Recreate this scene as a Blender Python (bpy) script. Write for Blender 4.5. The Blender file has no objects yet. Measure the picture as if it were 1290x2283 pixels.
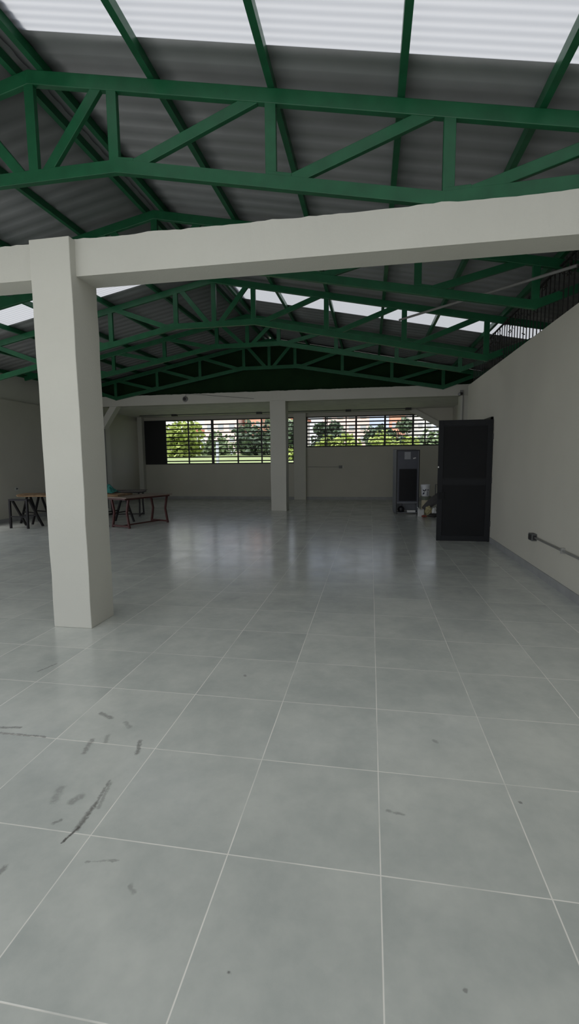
import bpy, bmesh, math, random
from mathutils import Vector, Matrix, noise

random.seed(7)
sc = bpy.context.scene
COL = sc.collection

# ------------------------------------------------------------------ camera
CAM_H = 1.5659
yaw, pitch, roll = 0.171856, -0.111657, -0.010017
cy, sy, cp, sp = math.cos(yaw), math.sin(yaw), math.cos(pitch), math.sin(pitch)
fwd = Vector((-sy * cp, cy * cp, sp))
rgt = Vector((cy, sy, 0))
up = rgt.cross(fwd)
r2 = rgt * math.cos(roll) + up * math.sin(roll)
u2 = up * math.cos(roll) - rgt * math.sin(roll)
cam_data = bpy.data.cameras.new('camera')
cam_data.sensor_fit = 'VERTICAL'
cam_data.sensor_height = 36.0
cam_data.sensor_width = 36.0
cam_data.lens = 36.0 * 1039.36 / 2283.0
cam_data.clip_start = 0.05
cam_data.clip_end = 500
cam = bpy.data.objects.new('camera', cam_data)
COL.objects.link(cam)
M3 = Matrix((r2, u2, -fwd)).transposed()
cam.matrix_world = Matrix.Translation((0, 0, CAM_H)) @ M3.to_4x4()
sc.camera = cam

# ------------------------------------------------------------------ world, sun, exposure
sc.view_settings.view_transform = 'Standard'
sc.view_settings.look = 'None'
sc.view_settings.gamma = 1.0
sc.view_settings.use_curve_mapping = False
sc.view_settings.exposure = 0.45

world = bpy.data.worlds.new('overcast_sky')
sc.world = world
world.use_nodes = True
wn, wl = world.node_tree.nodes, world.node_tree.links
wn.clear()
w_out = wn.new('ShaderNodeOutputWorld')
w_bg = wn.new('ShaderNodeBackground')
w_tc = wn.new('ShaderNodeTexCoord')
w_ns = wn.new('ShaderNodeTexNoise')
w_ns.inputs['Scale'].default_value = 3.5
w_ns.inputs['Detail'].default_value = 5
w_rp = wn.new('ShaderNodeValToRGB')
w_rp.color_ramp.elements[0].position = 0.42
w_rp.color_ramp.elements[0].color = (0.50, 0.62, 0.88, 1)
w_rp.color_ramp.elements[1].position = 0.58
w_rp.color_ramp.elements[1].color = (1.0, 1.0, 0.985, 1)
wl.new(w_tc.outputs['Generated'], w_ns.inputs['Vector'])
wl.new(w_ns.outputs['Fac'], w_rp.inputs['Fac'])
wl.new(w_rp.outputs['Color'], w_bg.inputs['Color'])
w_bg.inputs['Strength'].default_value = 0.9
wl.new(w_bg.outputs[0], w_out.inputs[0])

sun_d = bpy.data.lights.new('sun', 'SUN')
sun_d.energy = 3.0
sun_d.angle = math.radians(35)
sun_d.color = (1.0, 0.98, 0.95)
sun = bpy.data.objects.new('sun', sun_d)
COL.objects.link(sun)
sun.rotation_euler = (math.radians(32), math.radians(-10), 0)

def area(name, loc, rot, sx, sy_, energy, color):
    d = bpy.data.lights.new(name, 'AREA')
    d.shape = 'RECTANGLE'
    d.size, d.size_y = sx, sy_
    d.energy = energy
    d.color = color
    o = bpy.data.objects.new(name, d)
    COL.objects.link(o)
    o.location = loc
    o.rotation_euler = rot
    return o

# daylight entering through the open front end of the hall, behind the photographer
area('daylight_front_opening', (-3.2, -4.2, 1.0), (math.radians(84), 0, 0), 12.0, 1.8, 80, (1.0, 0.99, 0.96))
# added fill lamps: one hung under the roof, one in the invented left openings
area('added_overhead_fill', (-3.2, 1.62, 3.75), (0, 0, 0), 10.5, 1.5, 47, (1.0, 0.995, 0.97))
area('added_side_fill', (-9.36, 3.2, 1.75), (math.radians(90), 0, math.radians(-90)), 12.0, 2.4, 75, (1.0, 0.99, 0.96))

# ------------------------------------------------------------------ material helpers
def mat(name, color, rough=0.6, metal=0.0, var=0.0, vscale=4.0, bump=0.0, bscale=40.0, spec=0.5, color2=None):
    m = bpy.data.materials.new(name)
    m.use_nodes = True
    nt = m.node_tree
    b = nt.nodes['Principled BSDF']
    b.inputs['Base Color'].default_value = (*color, 1)
    b.inputs['Roughness'].default_value = rough
    b.inputs['Metallic'].default_value = metal
    b.inputs['Specular IOR Level'].default_value = spec
    tc = nt.nodes.new('ShaderNodeTexCoord')
    if var > 0 or color2:
        n = nt.nodes.new('ShaderNodeTexNoise')
        n.inputs['Scale'].default_value = vscale
        n.inputs['Detail'].default_value = 6
        nt.links.new(tc.outputs['Object'], n.inputs['Vector'])
        r = nt.nodes.new('ShaderNodeValToRGB')
        c2 = color2 or tuple(min(1, c * (1 + var)) for c in color)
        c1 = color if color2 else tuple(c * (1 - var) for c in color)
        r.color_ramp.elements[0].position = 0.35
        r.color_ramp.elements[1].position = 0.65
        r.color_ramp.elements[0].color = (*c1, 1)
        r.color_ramp.elements[1].color = (*c2, 1)
        nt.links.new(n.outputs['Fac'], r.inputs['Fac'])
        nt.links.new(r.outputs['Color'], b.inputs['Base Color'])
    if bump > 0:
        n2 = nt.nodes.new('ShaderNodeTexNoise')
        n2.inputs['Scale'].default_value = bscale
        n2.inputs['Detail'].default_value = 4
        nt.links.new(tc.outputs['Object'], n2.inputs['Vector'])
        bp = nt.nodes.new('ShaderNodeBump')
        bp.inputs['Strength'].default_value = bump
        bp.inputs['Distance'].default_value = 0.01
        nt.links.new(n2.outputs['Fac'], bp.inputs['Height'])
        nt.links.new(bp.outputs['Normal'], b.inputs['Normal'])
    return m

CREAM = mat('cream_plaster_paint', (0.47, 0.457, 0.395), 0.75, var=0.025, vscale=1.2, bump=0.12, bscale=60, spec=0.25)
CREAM_B = mat('pale_cream_render', (0.52, 0.515, 0.46), 0.75, var=0.02, vscale=1.5, bump=0.12, bscale=60, spec=0.25)
CONC = mat('painted_concrete_slab', (0.62, 0.61, 0.57), 0.8, var=0.06, vscale=3, bump=0.15, bscale=25, spec=0.2)
GREEN = mat('green_enamel_paint', (0.0095, 0.088, 0.036), 0.36, var=0.12, vscale=6, bump=0.05, bscale=30, spec=0.38)
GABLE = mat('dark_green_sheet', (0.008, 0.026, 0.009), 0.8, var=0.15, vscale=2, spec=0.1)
SHEET = mat('galvanised_roof_sheet', (0.25, 0.257, 0.262), 0.5, metal=0.25, var=0.07, vscale=2.0, spec=0.4)
BASE_T = mat('grey_skirting_tile', (0.27, 0.275, 0.27), 0.5, var=0.08, vscale=5)
BLACK = mat('black_painted_steel', (0.010, 0.010, 0.011), 0.55)
CAGE = mat('dark_cage_wire', (0.012, 0.011, 0.011), 0.7)
DOORM = mat('charcoal_door_paint', (0.012, 0.013, 0.015), 0.6, spec=0.25, var=0.08, vscale=3)
DOORP = mat('charcoal_door_panel', (0.008, 0.0085, 0.0095), 0.6, spec=0.2, var=0.1, vscale=3)
STEEL = mat('zinc_conduit', (0.42, 0.42, 0.40), 0.45, metal=0.6)
TUBE = mat('grey_plastic_pipe', (0.19, 0.19, 0.18), 0.55)
BOXM = mat('dark_steel_box', (0.10, 0.105, 0.10), 0.5, metal=0.4)
RED = mat('oxide_red_steel', (0.055, 0.012, 0.010), 0.5, var=0.15, vscale=8)
DKLEG = mat('black_brown_steel', (0.008, 0.007, 0.008), 0.6, spec=0.3)
TOPW = mat('worn_wood_tabletop', (0.20, 0.155, 0.12), 0.6, var=0.15, vscale=7)
TOPD = mat('dark_tabletop', (0.10, 0.085, 0.075), 0.6, var=0.15, vscale=7)
SLABW = mat('raw_timber_slab', (0.16, 0.095, 0.045), 0.7, color2=(0.30, 0.20, 0.11), vscale=9)
TEAL = mat('teal_cloth', (0.02, 0.16, 0.14), 0.85, var=0.2, vscale=12)
FR_SIDE = mat('fridge_grey_side', (0.17, 0.18, 0.195), 0.45, metal=0.2)
FR_BACK = mat('fridge_back_plate', (0.095, 0.10, 0.12), 0.45, metal=0.3, var=0.06, vscale=5)
FR_LAB = mat('silver_label', (0.30, 0.31, 0.33), 0.5)
FR_BLK = mat('fridge_black_plastic', (0.008, 0.008, 0.010), 0.5)
FR_COIL = mat('condenser_black', (0.006, 0.006, 0.009), 0.5)
PAPER = mat('white_paper', (0.62, 0.62, 0.60), 0.8)
BUCKET = mat('white_bucket_plastic', (0.60, 0.61, 0.62), 0.5)
PRINT = mat('navy_bucket_print', (0.012, 0.014, 0.04), 0.5)
BASIN = mat('grey_green_basin', (0.16, 0.18, 0.14), 0.6)
CARDB = mat('pale_cardboard', (0.42, 0.37, 0.26), 0.85, var=0.1, vscale=9)
BAGD = mat('dark_plastic_sheet', (0.03, 0.027, 0.024), 0.5, var=0.3, vscale=10)
BAGG = mat('grey_plastic_sack', (0.17, 0.155, 0.155), 0.6, var=0.2, vscale=10)
BAGY = mat('yellowed_sack', (0.45, 0.40, 0.22), 0.8, var=0.2, vscale=8)
BRICKR = mat('red_rag', (0.22, 0.05, 0.03), 0.8, var=0.2, vscale=10)
LENS = mat('dark_lens_glass', (0.02, 0.02, 0.022), 0.15)
GREYP = mat('grey_lamp_housing', (0.20, 0.20, 0.195), 0.5)
SOCK = mat('off_white_socket', (0.5, 0.5, 0.47), 0.5)
TRUNK = mat('tree_bark', (0.10, 0.07, 0.05), 0.9, var=0.2, vscale=8)
LEAF1 = mat('yellow_green_leaves', (0.30, 0.38, 0.08), 0.7, color2=(0.42, 0.48, 0.15), vscale=2)
LEAF2 = mat('mid_green_leaves', (0.17, 0.24, 0.12), 0.7, color2=(0.28, 0.35, 0.20), vscale=2)
LEAF3 = mat('dark_green_leaves', (0.07, 0.11, 0.065), 0.7, color2=(0.17, 0.22, 0.15), vscale=2)
BRICK = mat('orange_brick', (0.75, 0.36, 0.26), 0.85, var=0.06, vscale=3)  # building colours from here on paled: distance haze put into them
PINKR = mat('pink_render', (0.82, 0.64, 0.62), 0.85, var=0.05, vscale=3)
WHITER = mat('white_render', (0.72, 0.72, 0.74), 0.85, var=0.04, vscale=3)
ROOFB = mat('terracotta_roof', (0.45, 0.17, 0.11), 0.85)
GLASSD = mat('far_window_glass', (0.45, 0.46, 0.50), 0.2)
GRASS = mat('lawn', (0.27, 0.33, 0.14), 0.9, color2=(0.36, 0.42, 0.20), vscale=0.6)
VINE = mat('dry_creeper', (0.02, 0.017, 0.012), 0.9)
POLEM = mat('pale_post', (0.60, 0.63, 0.70), 0.6)
HINGE = mat('bright_padlock', (0.5, 0.5, 0.47), 0.35, metal=0.7)

# translucent skylight sheet
SKYL = bpy.data.materials.new('translucent_skylight_sheet')
SKYL.use_nodes = True
nt = SKYL.node_tree
nt.nodes.clear()
o_ = nt.nodes.new('ShaderNodeOutputMaterial')
tr = nt.nodes.new('ShaderNodeBsdfTranslucent')
tr.inputs['Color'].default_value = (0.345, 0.345, 0.345, 1)
df = nt.nodes.new('ShaderNodeBsdfDiffuse')
df.inputs['Color'].default_value = (0.8, 0.82, 0.85, 1)
mx = nt.nodes.new('ShaderNodeMixShader')
mx.inputs[0].default_value = 0.12
nt.links.new(tr.outputs[0], mx.inputs[1])
nt.links.new(df.outputs[0], mx.inputs[2])
nt.links.new(mx.outputs[0], o_.inputs[0])

# floor tiles: 0.6 m grid, thin pale grout, cloudy cement look, scuff marks
FLOOR = bpy.data.materials.new('grey_cement_tiles')
FLOOR.use_nodes = True
nt = FLOOR.node_tree
N, L = nt.nodes, nt.links
bs = N['Principled BSDF']
tc = N.new('ShaderNodeTexCoord')

def mth(op, a, b=None, clamp=False):
    n = N.new('ShaderNodeMath')
    n.operation = op
    n.use_clamp = clamp
    for i, v in enumerate((a, b)):
        if v is None:
            continue
        if isinstance(v, (int, float)):
            n.inputs[i].default_value = v
        else:
            L.new(v, n.inputs[i])
    return n.outputs[0]

def vm(op, a, b=None, scale=None):
    n = N.new('ShaderNodeVectorMath')
    n.operation = op
    for i, v in enumerate((a, b)):
        if v is None:
            continue
        if isinstance(v, (tuple, list)):
            n.inputs[i].default_value = v
        else:
            L.new(v, n.inputs[i])
    if scale is not None:
        if isinstance(scale, (int, float)):
            n.inputs['Scale'].default_value = scale
        else:
            L.new(scale, n.inputs['Scale'])
    return n

def smooth(val, lo, hi, a=0.0, b=1.0):
    n = N.new('ShaderNodeMapRange')
    n.interpolation_type = 'SMOOTHSTEP'
    n.inputs['From Min'].default_value = lo
    n.inputs['From Max'].default_value = hi
    n.inputs['To Min'].default_value = a
    n.inputs['To Max'].default_value = b
    L.new(val, n.inputs['Value'])
    return n.outputs['Result']

P = tc.outputs['Object']
sx = N.new('ShaderNodeSeparateXYZ')
L.new(P, sx.inputs[0])
T = 0.6
gx = mth('DIVIDE', mth('SUBTRACT', sx.outputs['X'], 0.0524), T)
gy = mth('DIVIDE', mth('SUBTRACT', sx.outputs['Y'], 2.2305), T)
def edge_dist(g):
    f = mth('FRACT', mth('ADD', g, 0.5))
    return mth('MULTIPLY', mth('ABSOLUTE', mth('SUBTRACT', f, 0.5)), T)
dmin = mth('MINIMUM', edge_dist(gx), edge_dist(gy))
def noi(scale, detail=4, vec=P, rough=0.55):
    n = N.new('ShaderNodeTexNoise')
    n.inputs['Scale'].default_value = scale
    n.inputs['Detail'].default_value = detail
    n.inputs['Roughness'].default_value = rough
    L.new(vec, n.inputs['Vector'])
    return n.outputs['Fac']
grout_fade = smooth(noi(2.2, 3), 0.36, 0.55, 0.45, 1.0)
grout = mth('MULTIPLY', smooth(dmin, 0.0012, 0.0036, 1.0, 0.0), grout_fade)
# per tile tone
cid = N.new('ShaderNodeCombineXYZ')
L.new(mth('FLOOR', gx), cid.inputs[0])
L.new(mth('FLOOR', gy), cid.inputs[1])
wnz = N.new('ShaderNodeTexWhiteNoise')
wnz.noise_dimensions = '2D'
L.new(cid.outputs[0], wnz.inputs['Vector'])
off = vm('SCALE', wnz.outputs['Color'], scale=7.0)
pv = vm('ADD', P, off.outputs[0])
cloud = noi(2.6, 6, pv.outputs[0], 0.6)
fine = noi(14.0, 5, pv.outputs[0], 0.6)
tone = mth('ADD', mth('MULTIPLY', cloud, 0.7), mth('MULTIPLY', fine, 0.2))
tone = mth('ADD', tone, mth('MULTIPLY', wnz.outputs['Value'], 0.12))
rmp = N.new('ShaderNodeValToRGB')
rmp.color_ramp.elements[0].position = 0.34
rmp.color_ramp.elements[0].color = (0.42, 0.445, 0.42, 1)
rmp.color_ramp.elements[1].position = 0.68
rmp.color_ramp.elements[1].color = (0.575, 0.592, 0.55, 1)
L.new(tone, rmp.inputs['Fac'])
# scuffs
marks = [(-1.253,1.957,-1.231,1.807,.012,.55),(-1.231,1.807,-1.224,1.661,.016,.75),(-1.224,1.661,-1.243,1.574,.009,.95),
(-1.231,1.74,-1.226,1.65,.020,.6),(-1.537,2.250,-1.512,2.139,.022,.5),(-1.263,2.284,-1.225,2.176,.018,.6),(-1.473,2.304,-1.450,2.242,.018,.35),
(-1.442,2.449,-1.386,2.400,.02,.35),(-1.648,2.518,-1.553,2.476,.022,.5),(-2.450,2.983,-2.403,3.123,.012,.5),
(-2.155,2.280,-2.035,2.299,.013,.6),(-2.112,2.231,-1.824,2.236,.012,.6),(-1.091,1.507,-0.964,1.536,.008,.4),
(-0.864,1.439,-0.841,1.421,.014,.35),(0.087,1.970,0.161,1.957,.010,.4),(-0.415,1.216,-0.413,1.215,.008,.75),
(-0.894,3.158,-0.887,3.145,.014,.5),(-1.345,1.664,-1.327,1.685,.012,.5),(-1.348,1.794,-1.330,1.835,.03,.4),
(-1.436,1.789,-1.458,1.867,.03,.3),(0.289,1.282,0.290,1.281,.009,.5),(0.36,2.547,0.374,2.528,.014,.35),
(0.685,2.118,0.689,2.113,.008,.6),(-1.205,1.783,-1.244,1.942,.014,.4),(-1.388,1.412,-1.390,1.432,.02,.5)]
wob = mth('MULTIPLY', mth('SUBTRACT', noi(38.0, 4), 0.5), 0.03)
brk = smooth(noi(70.0, 4), 0.30, 0.52, 0.5, 1.0)
total = None
for ax, ay, bx, by, w, s in marks:
    ba = (bx - ax, by - ay, 0)
    L2 = max(ba[0] ** 2 + ba[1] ** 2, 1e-8)
    pa = vm('SUBTRACT', P, (ax, ay, 0)).outputs['Vector']
    dt = vm('DOT_PRODUCT', pa, ba).outputs['Value']
    h = mth('DIVIDE', dt, L2, True)
    hb = N.new('ShaderNodeVectorMath')
    hb.operation = 'SCALE'
    hb.inputs[0].default_value = ba
    L.new(h, hb.inputs['Scale'])
    d = vm('LENGTH', vm('SUBTRACT', pa, hb.outputs[0]).outputs['Vector']).outputs['Value']
    k = smooth(mth('ADD', d, wob), w * 0.2, w, s, 0.0)
    total = k if total is None else mth('MAXIMUM', total, k)
scuff = mth('MULTIPLY', total, brk)
mxg = N.new('ShaderNodeMix')
mxg.data_type = 'RGBA'
L.new(grout, mxg.inputs['Factor'])
L.new(rmp.outputs['Color'], mxg.inputs[6])
mxg.inputs[7].default_value = (0.84, 0.82, 0.76, 1)
mxs = N.new('ShaderNodeMix')
mxs.data_type = 'RGBA'
L.new(scuff, mxs.inputs['Factor'])
L.new(mxg.outputs[2], mxs.inputs[6])
mxs.inputs[7].default_value = (0.10, 0.095, 0.088, 1)
L.new(mxs.outputs[2], bs.inputs['Base Color'])
L.new(mth('ADD', mth('MULTIPLY', noi(3.0, 5), 0.16), 0.11), bs.inputs['Roughness'])
bs.inputs['Specular IOR Level'].default_value = 0.6
bmp = N.new('ShaderNodeBump')
bmp.inputs['Strength'].default_value = 0.25
bmp.inputs['Distance'].default_value = 0.002
L.new(mth('ADD', mth('MULTIPLY', grout, -0.6), mth('MULTIPLY', noi(9.0, 3), 0.5)), bmp.inputs['Height'])
L.new(bmp.outputs['Normal'], bs.inputs['Normal'])

# ------------------------------------------------------------------ mesh helpers
def box(bm, x0, x1, y0, y1, z0, z1):
    v = [bm.verts.new(p) for p in ((x0,y0,z0),(x1,y0,z0),(x1,y1,z0),(x0,y1,z0),(x0,y0,z1),(x1,y0,z1),(x1,y1,z1),(x0,y1,z1))]
    for f in ((0,3,2,1),(4,5,6,7),(0,1,5,4),(1,2,6,5),(2,3,7,6),(3,0,4,7)):
        bm.faces.new([v[i] for i in f])

def bar(bm, p0, p1, w, h, side=(0, 1, 0)):
    """rectangular bar from p0 to p1: w across (in the plane normal to `side`), h along `side`"""
    p0, p1 = Vector(p0), Vector(p1)
    d = (p1 - p0).normalized()
    s = Vector(side)
    s = (s - d * s.dot(d)).normalized()
    t = d.cross(s)
    v = []
    for p in (p0, p1):
        for a, b in ((-1,-1),(1,-1),(1,1),(-1,1)):
            v.append(bm.verts.new(p + t * (a * w / 2) + s * (b * h / 2)))
    for f in ((0,3,2,1),(4,5,6,7),(0,1,5,4),(1,2,6,5),(2,3,7,6),(3,0,4,7)):
        bm.faces.new([v[i] for i in f])

def tube(bm, pts, r, seg=10, r_end=None):
    pts = [Vector(p) for p in pts]
    rings = []
    n = len(pts)
    for i, p in enumerate(pts):
        a = pts[max(0, i - 1)]
        b = pts[min(n - 1, i + 1)]
        d = (b - a).normalized()
        ref = Vector((0, 0, 1)) if abs(d.z) < 0.9 else Vector((1, 0, 0))
        u = d.cross(ref).normalized()
        w = d.cross(u)
        rr = r if r_end is None else r + (r_end - r) * i / max(1, n - 1)
        rings.append([bm.verts.new(p + (u * math.cos(2*math.pi*k/seg) + w * math.sin(2*math.pi*k/seg)) * rr) for k in range(seg)])
    for i in range(n - 1):
        for k in range(seg):
            bm.faces.new((rings[i][k], rings[i][(k+1) % seg], rings[i+1][(k+1) % seg], rings[i+1][k]))
    bm.faces.new(rings[0][::-1])
    bm.faces.new(rings[-1])

def lathe(bm, prof, seg=24, c=(0, 0, 0)):
    rings = []
    for r, z in prof:
        rings.append([bm.verts.new((c[0] + r*math.cos(2*math.pi*k/seg), c[1] + r*math.sin(2*math.pi*k/seg), c[2] + z)) for k in range(seg)])
    for i in range(len(prof) - 1):
        for k in range(seg):
            bm.faces.new((rings[i][k], rings[i][(k+1) % seg], rings[i+1][(k+1) % seg], rings[i+1][k]))
    bm.faces.new(rings[0][::-1])
    bm.faces.new(rings[-1])

def prism_y(bm, poly, y0, y1):
    a = [bm.verts.new((x, y0, z)) for x, z in poly]
    b = [bm.verts.new((x, y1, z)) for x, z in poly]
    n = len(poly)
    bm.faces.new(a)
    bm.faces.new(b[::-1])
    for i in range(n):
        bm.faces.new((a[i], b[i], b[(i+1) % n], a[(i+1) % n]))

def wpos(o):
    p = Vector((0, 0, 0))
    while o is not None:
        p += o.location
        o = o.parent
    return p

def obj(name, bm, m, parent=None, origin=None, bevel=0.0, smooth_=False, local=False):
    """link a bmesh (given in world coordinates unless local) as one mesh object"""
    bmesh.ops.recalc_face_normals(bm, faces=bm.faces)
    off = Vector((0, 0, 0))
    if not local:
        off = wpos(parent) if parent is not None else Vector(origin or (0, 0, 0))
        bmesh.ops.translate(bm, verts=bm.verts, vec=-off)
    if smooth_:
        for f in bm.faces:
            f.smooth = True
    me = bpy.data.meshes.new(name)
    bm.to_mesh(me)
    bm.free()
    me.materials.append(m)
    o = bpy.data.objects.new(name, me)
    COL.objects.link(o)
    if parent is not None:
        o.parent = parent
    elif not local:
        o.location = off
    if bevel > 0:
        md = o.modifiers.new('bevel', 'BEVEL')
        md.width = bevel
        md.segments = 2
        md.limit_method = 'ANGLE'
    return o

def tag(o, label=None, cat=None, group=None, kind=None):
    if label: o['label'] = label
    if cat: o['category'] = cat
    if group: o['group'] = group
    if kind: o['kind'] = kind
    return o

def empty(name, loc, label, cat, group=None, rotz=0.0, kind=None):
    o = bpy.data.objects.new(name, None)
    o.empty_display_size = 0.1
    COL.objects.link(o)
    o.location = loc
    o.rotation_euler = (0, 0, rotz)
    return tag(o, label, cat, group, kind)

def B():
    return bmesh.new()

def mbox(name, x0, x1, y0, y1, z0, z1, m, parent=None, bevel=0.0, origin=None):
    bm = B()
    box(bm, x0, x1, y0, y1, z0, z1)
    if parent is None and origin is None:
        origin = ((x0+x1)/2, (y0+y1)/2, z0)
    return obj(name, bm, m, parent, origin, bevel)

# ------------------------------------------------------------------ the setting
XL, XR, YB, YF = -9.4, 2.2, 18.2, -4.0
RX = -3.0
def rz(x, y, dz=0.0):
    return 4.99 + 0.015 * (y - 4.0) - 0.2 * abs(x - RX) + dz

S = 'structure'
SILL = 0.5
tag(mbox('floor', -9.6, 3.5, YF, YB + 0.2, -0.15, 0.0, FLOOR, origin=(0, 0, 0)), 'grey cement tile floor with pale grout lines', 'floor', kind=S)

YARD = mat('yard_concrete', (0.36, 0.355, 0.34), 0.9, var=0.08, vscale=0.4)  # ground added out of view so no sky light rises from below
tag(mbox('added_yard', -45, 40, -45, YB, -0.35, -0.16, YARD), 'unseen concrete yard added around the hall to block sky light from below', 'yard', kind=S)

# right partition wall with the door opening hidden behind the open leaf
bm = B()
box(bm, XR, XR+0.15, YF, 9.16, 0, 3.22)
box(bm, XR, XR+0.15, 9.16, 10.14, 2.30, 3.22)
box(bm, XR, XR+0.15, 10.14, 11.5, 0, 3.22)
tag(obj('wall_right', bm, CREAM, origin=(XR, 5, 0)), 'long cream partition wall on the right, lower than the roof', 'wall', kind=S)
tag(mbox('wall_right_rear', 2.86, 3.01, 11.6, YB, 0, 3.44, CREAM), 'cream wall at the far right past the partition', 'wall', kind=S)
bm = B()
# side openings added beyond the left edge of view to light the mid-hall
for ya, yb, za, zb in ((YF, -3.4, 0, 3.2), (-3.4, 9.4, 0, SILL), (-3.4, 9.4, 3.0, 3.2), (2.8, 3.2, SILL, 3.0), (9.4, YB, 0, 3.2)):
    box(bm, XL-0.2, XL, ya, yb, za, zb)
tag(obj('wall_left', bm, CREAM, origin=(XL, 5, 0)), 'cream left wall behind the work tables', 'wall', kind=S)
def sloped_wall(name, x0, x1, y0, y1, z0, dz, m):
    bm = B()
    xm = (x0 + x1) / 2
    v = [bm.verts.new(p) for p in ((x0,y0,z0),(x1,y0,z0),(x1,y1,z0),(x0,y1,z0),(x0,y0,rz(xm,y0,dz)),(x1,y0,rz(xm,y0,dz)),(x1,y1,rz(xm,y1,dz)),(x0,y1,rz(xm,y1,dz)))]
    for f in ((0,3,2,1),(4,5,6,7),(0,1,5,4),(1,2,6,5),(2,3,7,6),(3,0,4,7)):
        bm.faces.new([v[i] for i in f])
    return obj(name, bm, m, origin=(xm, (y0+y1)/2, z0))
tag(sloped_wall('wall_left_upper', XL-0.2, XL-0.06, YF, YB, 3.2, 0.085, CREAM_B), 'upper strip of the left wall under the eaves, light painted in as paler cream', 'wall', kind=S)  # brighter light on this strip is put into its paler colour

# back wall around two window openings
bm = B()
W1 = (-9.2, -2.94, 1.42, 3.21)
W2 = (-2.47, 2.62, 2.04, 3.21)
t0, t1 = YB, YB + 0.2
box(bm, XL-0.2, 3.45, t0, t1, 3.21, 3.64)
box(bm, XL-0.2, W1[0], t0, t1, 0, 3.21)
box(bm, W1[0], W1[1], t0, t1, 0, W1[2])
box(bm, W1[1], W2[0], t0, t1, 0, 3.21)
box(bm, W2[0], W2[1], t0, t1, 0, W2[2])
box(bm, W2[1], 3.45, t0, t1, 0, 3.21)
tag(obj('wall_back', bm, CREAM, origin=(-3, YB, 0)), 'cream back wall under the two barred windows', 'wall', kind=S)
tag(mbox('trim_1', W1[1], W2[0], YB-0.14, YB, 0, 3.345, CREAM_B, bevel=0.006), 'cream pilaster between the two barred windows', 'pilaster', kind=S)
tag(mbox('trim_2', XL, XL+0.2, YB-0.22, YB, 0, 3.345, CREAM_B, bevel=0.006), 'cream pilaster in the far left corner', 'pilaster', kind=S)

tag(mbox('ceiling_rear', XL-0.2, 3.45, 14.32, YB+0.2, 3.345, 3.62, CONC), 'flat concrete slab ceiling over the rear room', 'ceiling', kind=S)
bm = B()
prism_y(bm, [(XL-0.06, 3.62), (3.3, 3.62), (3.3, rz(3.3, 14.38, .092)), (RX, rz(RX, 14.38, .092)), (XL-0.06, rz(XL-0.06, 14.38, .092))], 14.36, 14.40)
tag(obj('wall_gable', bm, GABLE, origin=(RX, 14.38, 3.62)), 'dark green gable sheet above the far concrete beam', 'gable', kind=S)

tag(sloped_wall('wall_right_outer', 3.3, 3.45, YF, YB, 0, 0.085, CREAM), 'outer wall behind the right partition', 'wall', kind=S)

# skirting tiles
tag(mbox('baseboard_right', XR-0.012, XR, YF, 9.05, 0, 0.10, BASE_T), 'grey tile skirting along the right wall', 'skirting', kind=S)
tag(mbox('baseboard_back', XL+0.2, 2.86, YB-0.012, YB, 0, 0.11, BASE_T), 'grey tile skirting along the back wall', 'skirting', kind=S)
tag(mbox('baseboard_left', XL, XL+0.012, 2.0, YB-0.3, 0, 0.10, BASE_T), 'grey tile skirting along the left wall', 'skirting', kind=S)

# columns and beams
def column(x0, x1, y0, y1, z1, label, bump=0.0):
    bm = B()
    n = 14
    # square shaft with slightly uneven hand-finished arrises
    rings = []
    for i in range(n + 1):
        z = z1 * i / n
        j = lambda: random.uniform(-0.003, 0.003)
        rings.append([bm.verts.new((x + j(), y + j(), z)) for x, y in ((x0,y0),(x1,y0),(x1,y1),(x0,y1))])
    for i in range(n):
        for k in range(4):
            bm.faces.new((rings[i][k], rings[i][(k+1) % 4], rings[i+1][(k+1) % 4], rings[i+1][k]))
    bm.faces.new(rings[0][::-1])
    bm.faces.new(rings[-1])
    return tag(obj('column', bm, CREAM_B, origin=((x0+x1)/2, (y0+y1)/2, 0), bevel=0.006), label, 'column', kind=S)

def beam(x0, x1, y0, y1, z0, z1, label, rough_top=0.012):
    bm = B()
    n = int((x1 - x0) / 0.06)
    rings = []
    for i in range(n + 1):
        x = x0 + (x1 - x0) * i / n
        a = z1 + random.uniform(-1, 1) * rough_top * 0.35 + noise.noise(Vector((x * 3, 0, y0))) * rough_top
        rings.append([bm.verts.new(p) for p in ((x, y0, z0), (x, y1, z0), (x, y1, a), (x, y0 + random.uniform(0, .004), a))])
    for i in range(n):
        for k in range(4):
            bm.faces.new((rings[i][k], rings[i][(k+1) % 4], rings[i+1][(k+1) % 4], rings[i+1][k]))
    bm.faces.new(rings[0][::-1])
    bm.faces.new(rings[-1])
    return tag(obj('beam', bm, CREAM_B, origin=((x0+x1)/2, (y0+y1)/2, z0)), label, 'beam', kind=S)

column(-2.965, -2.575, 3.87, 4.26, 3.50, 'big cream square column near the camera on the left')
beam(XL, XR, 3.95, 4.24, 3.195, 3.505, 'thick cream concrete beam crossing overhead on the near column')
column(-3.01, -2.53, 14.05, 14.50, 3.345, 'slim cream column standing far off in front of the windows')
beam(XL, 2.86, 14.07, 14.40, 3.32, 3.63, 'far cream concrete beam under the dark green gable')
column(-8.98, -8.56, 14.10, 14.5, 3.345, 'cream column at the far left beside the work tables')
column(2.50, 2.92, 14.10, 14.5, 3.345, 'cream column at the far right beyond the partition wall')

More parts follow.
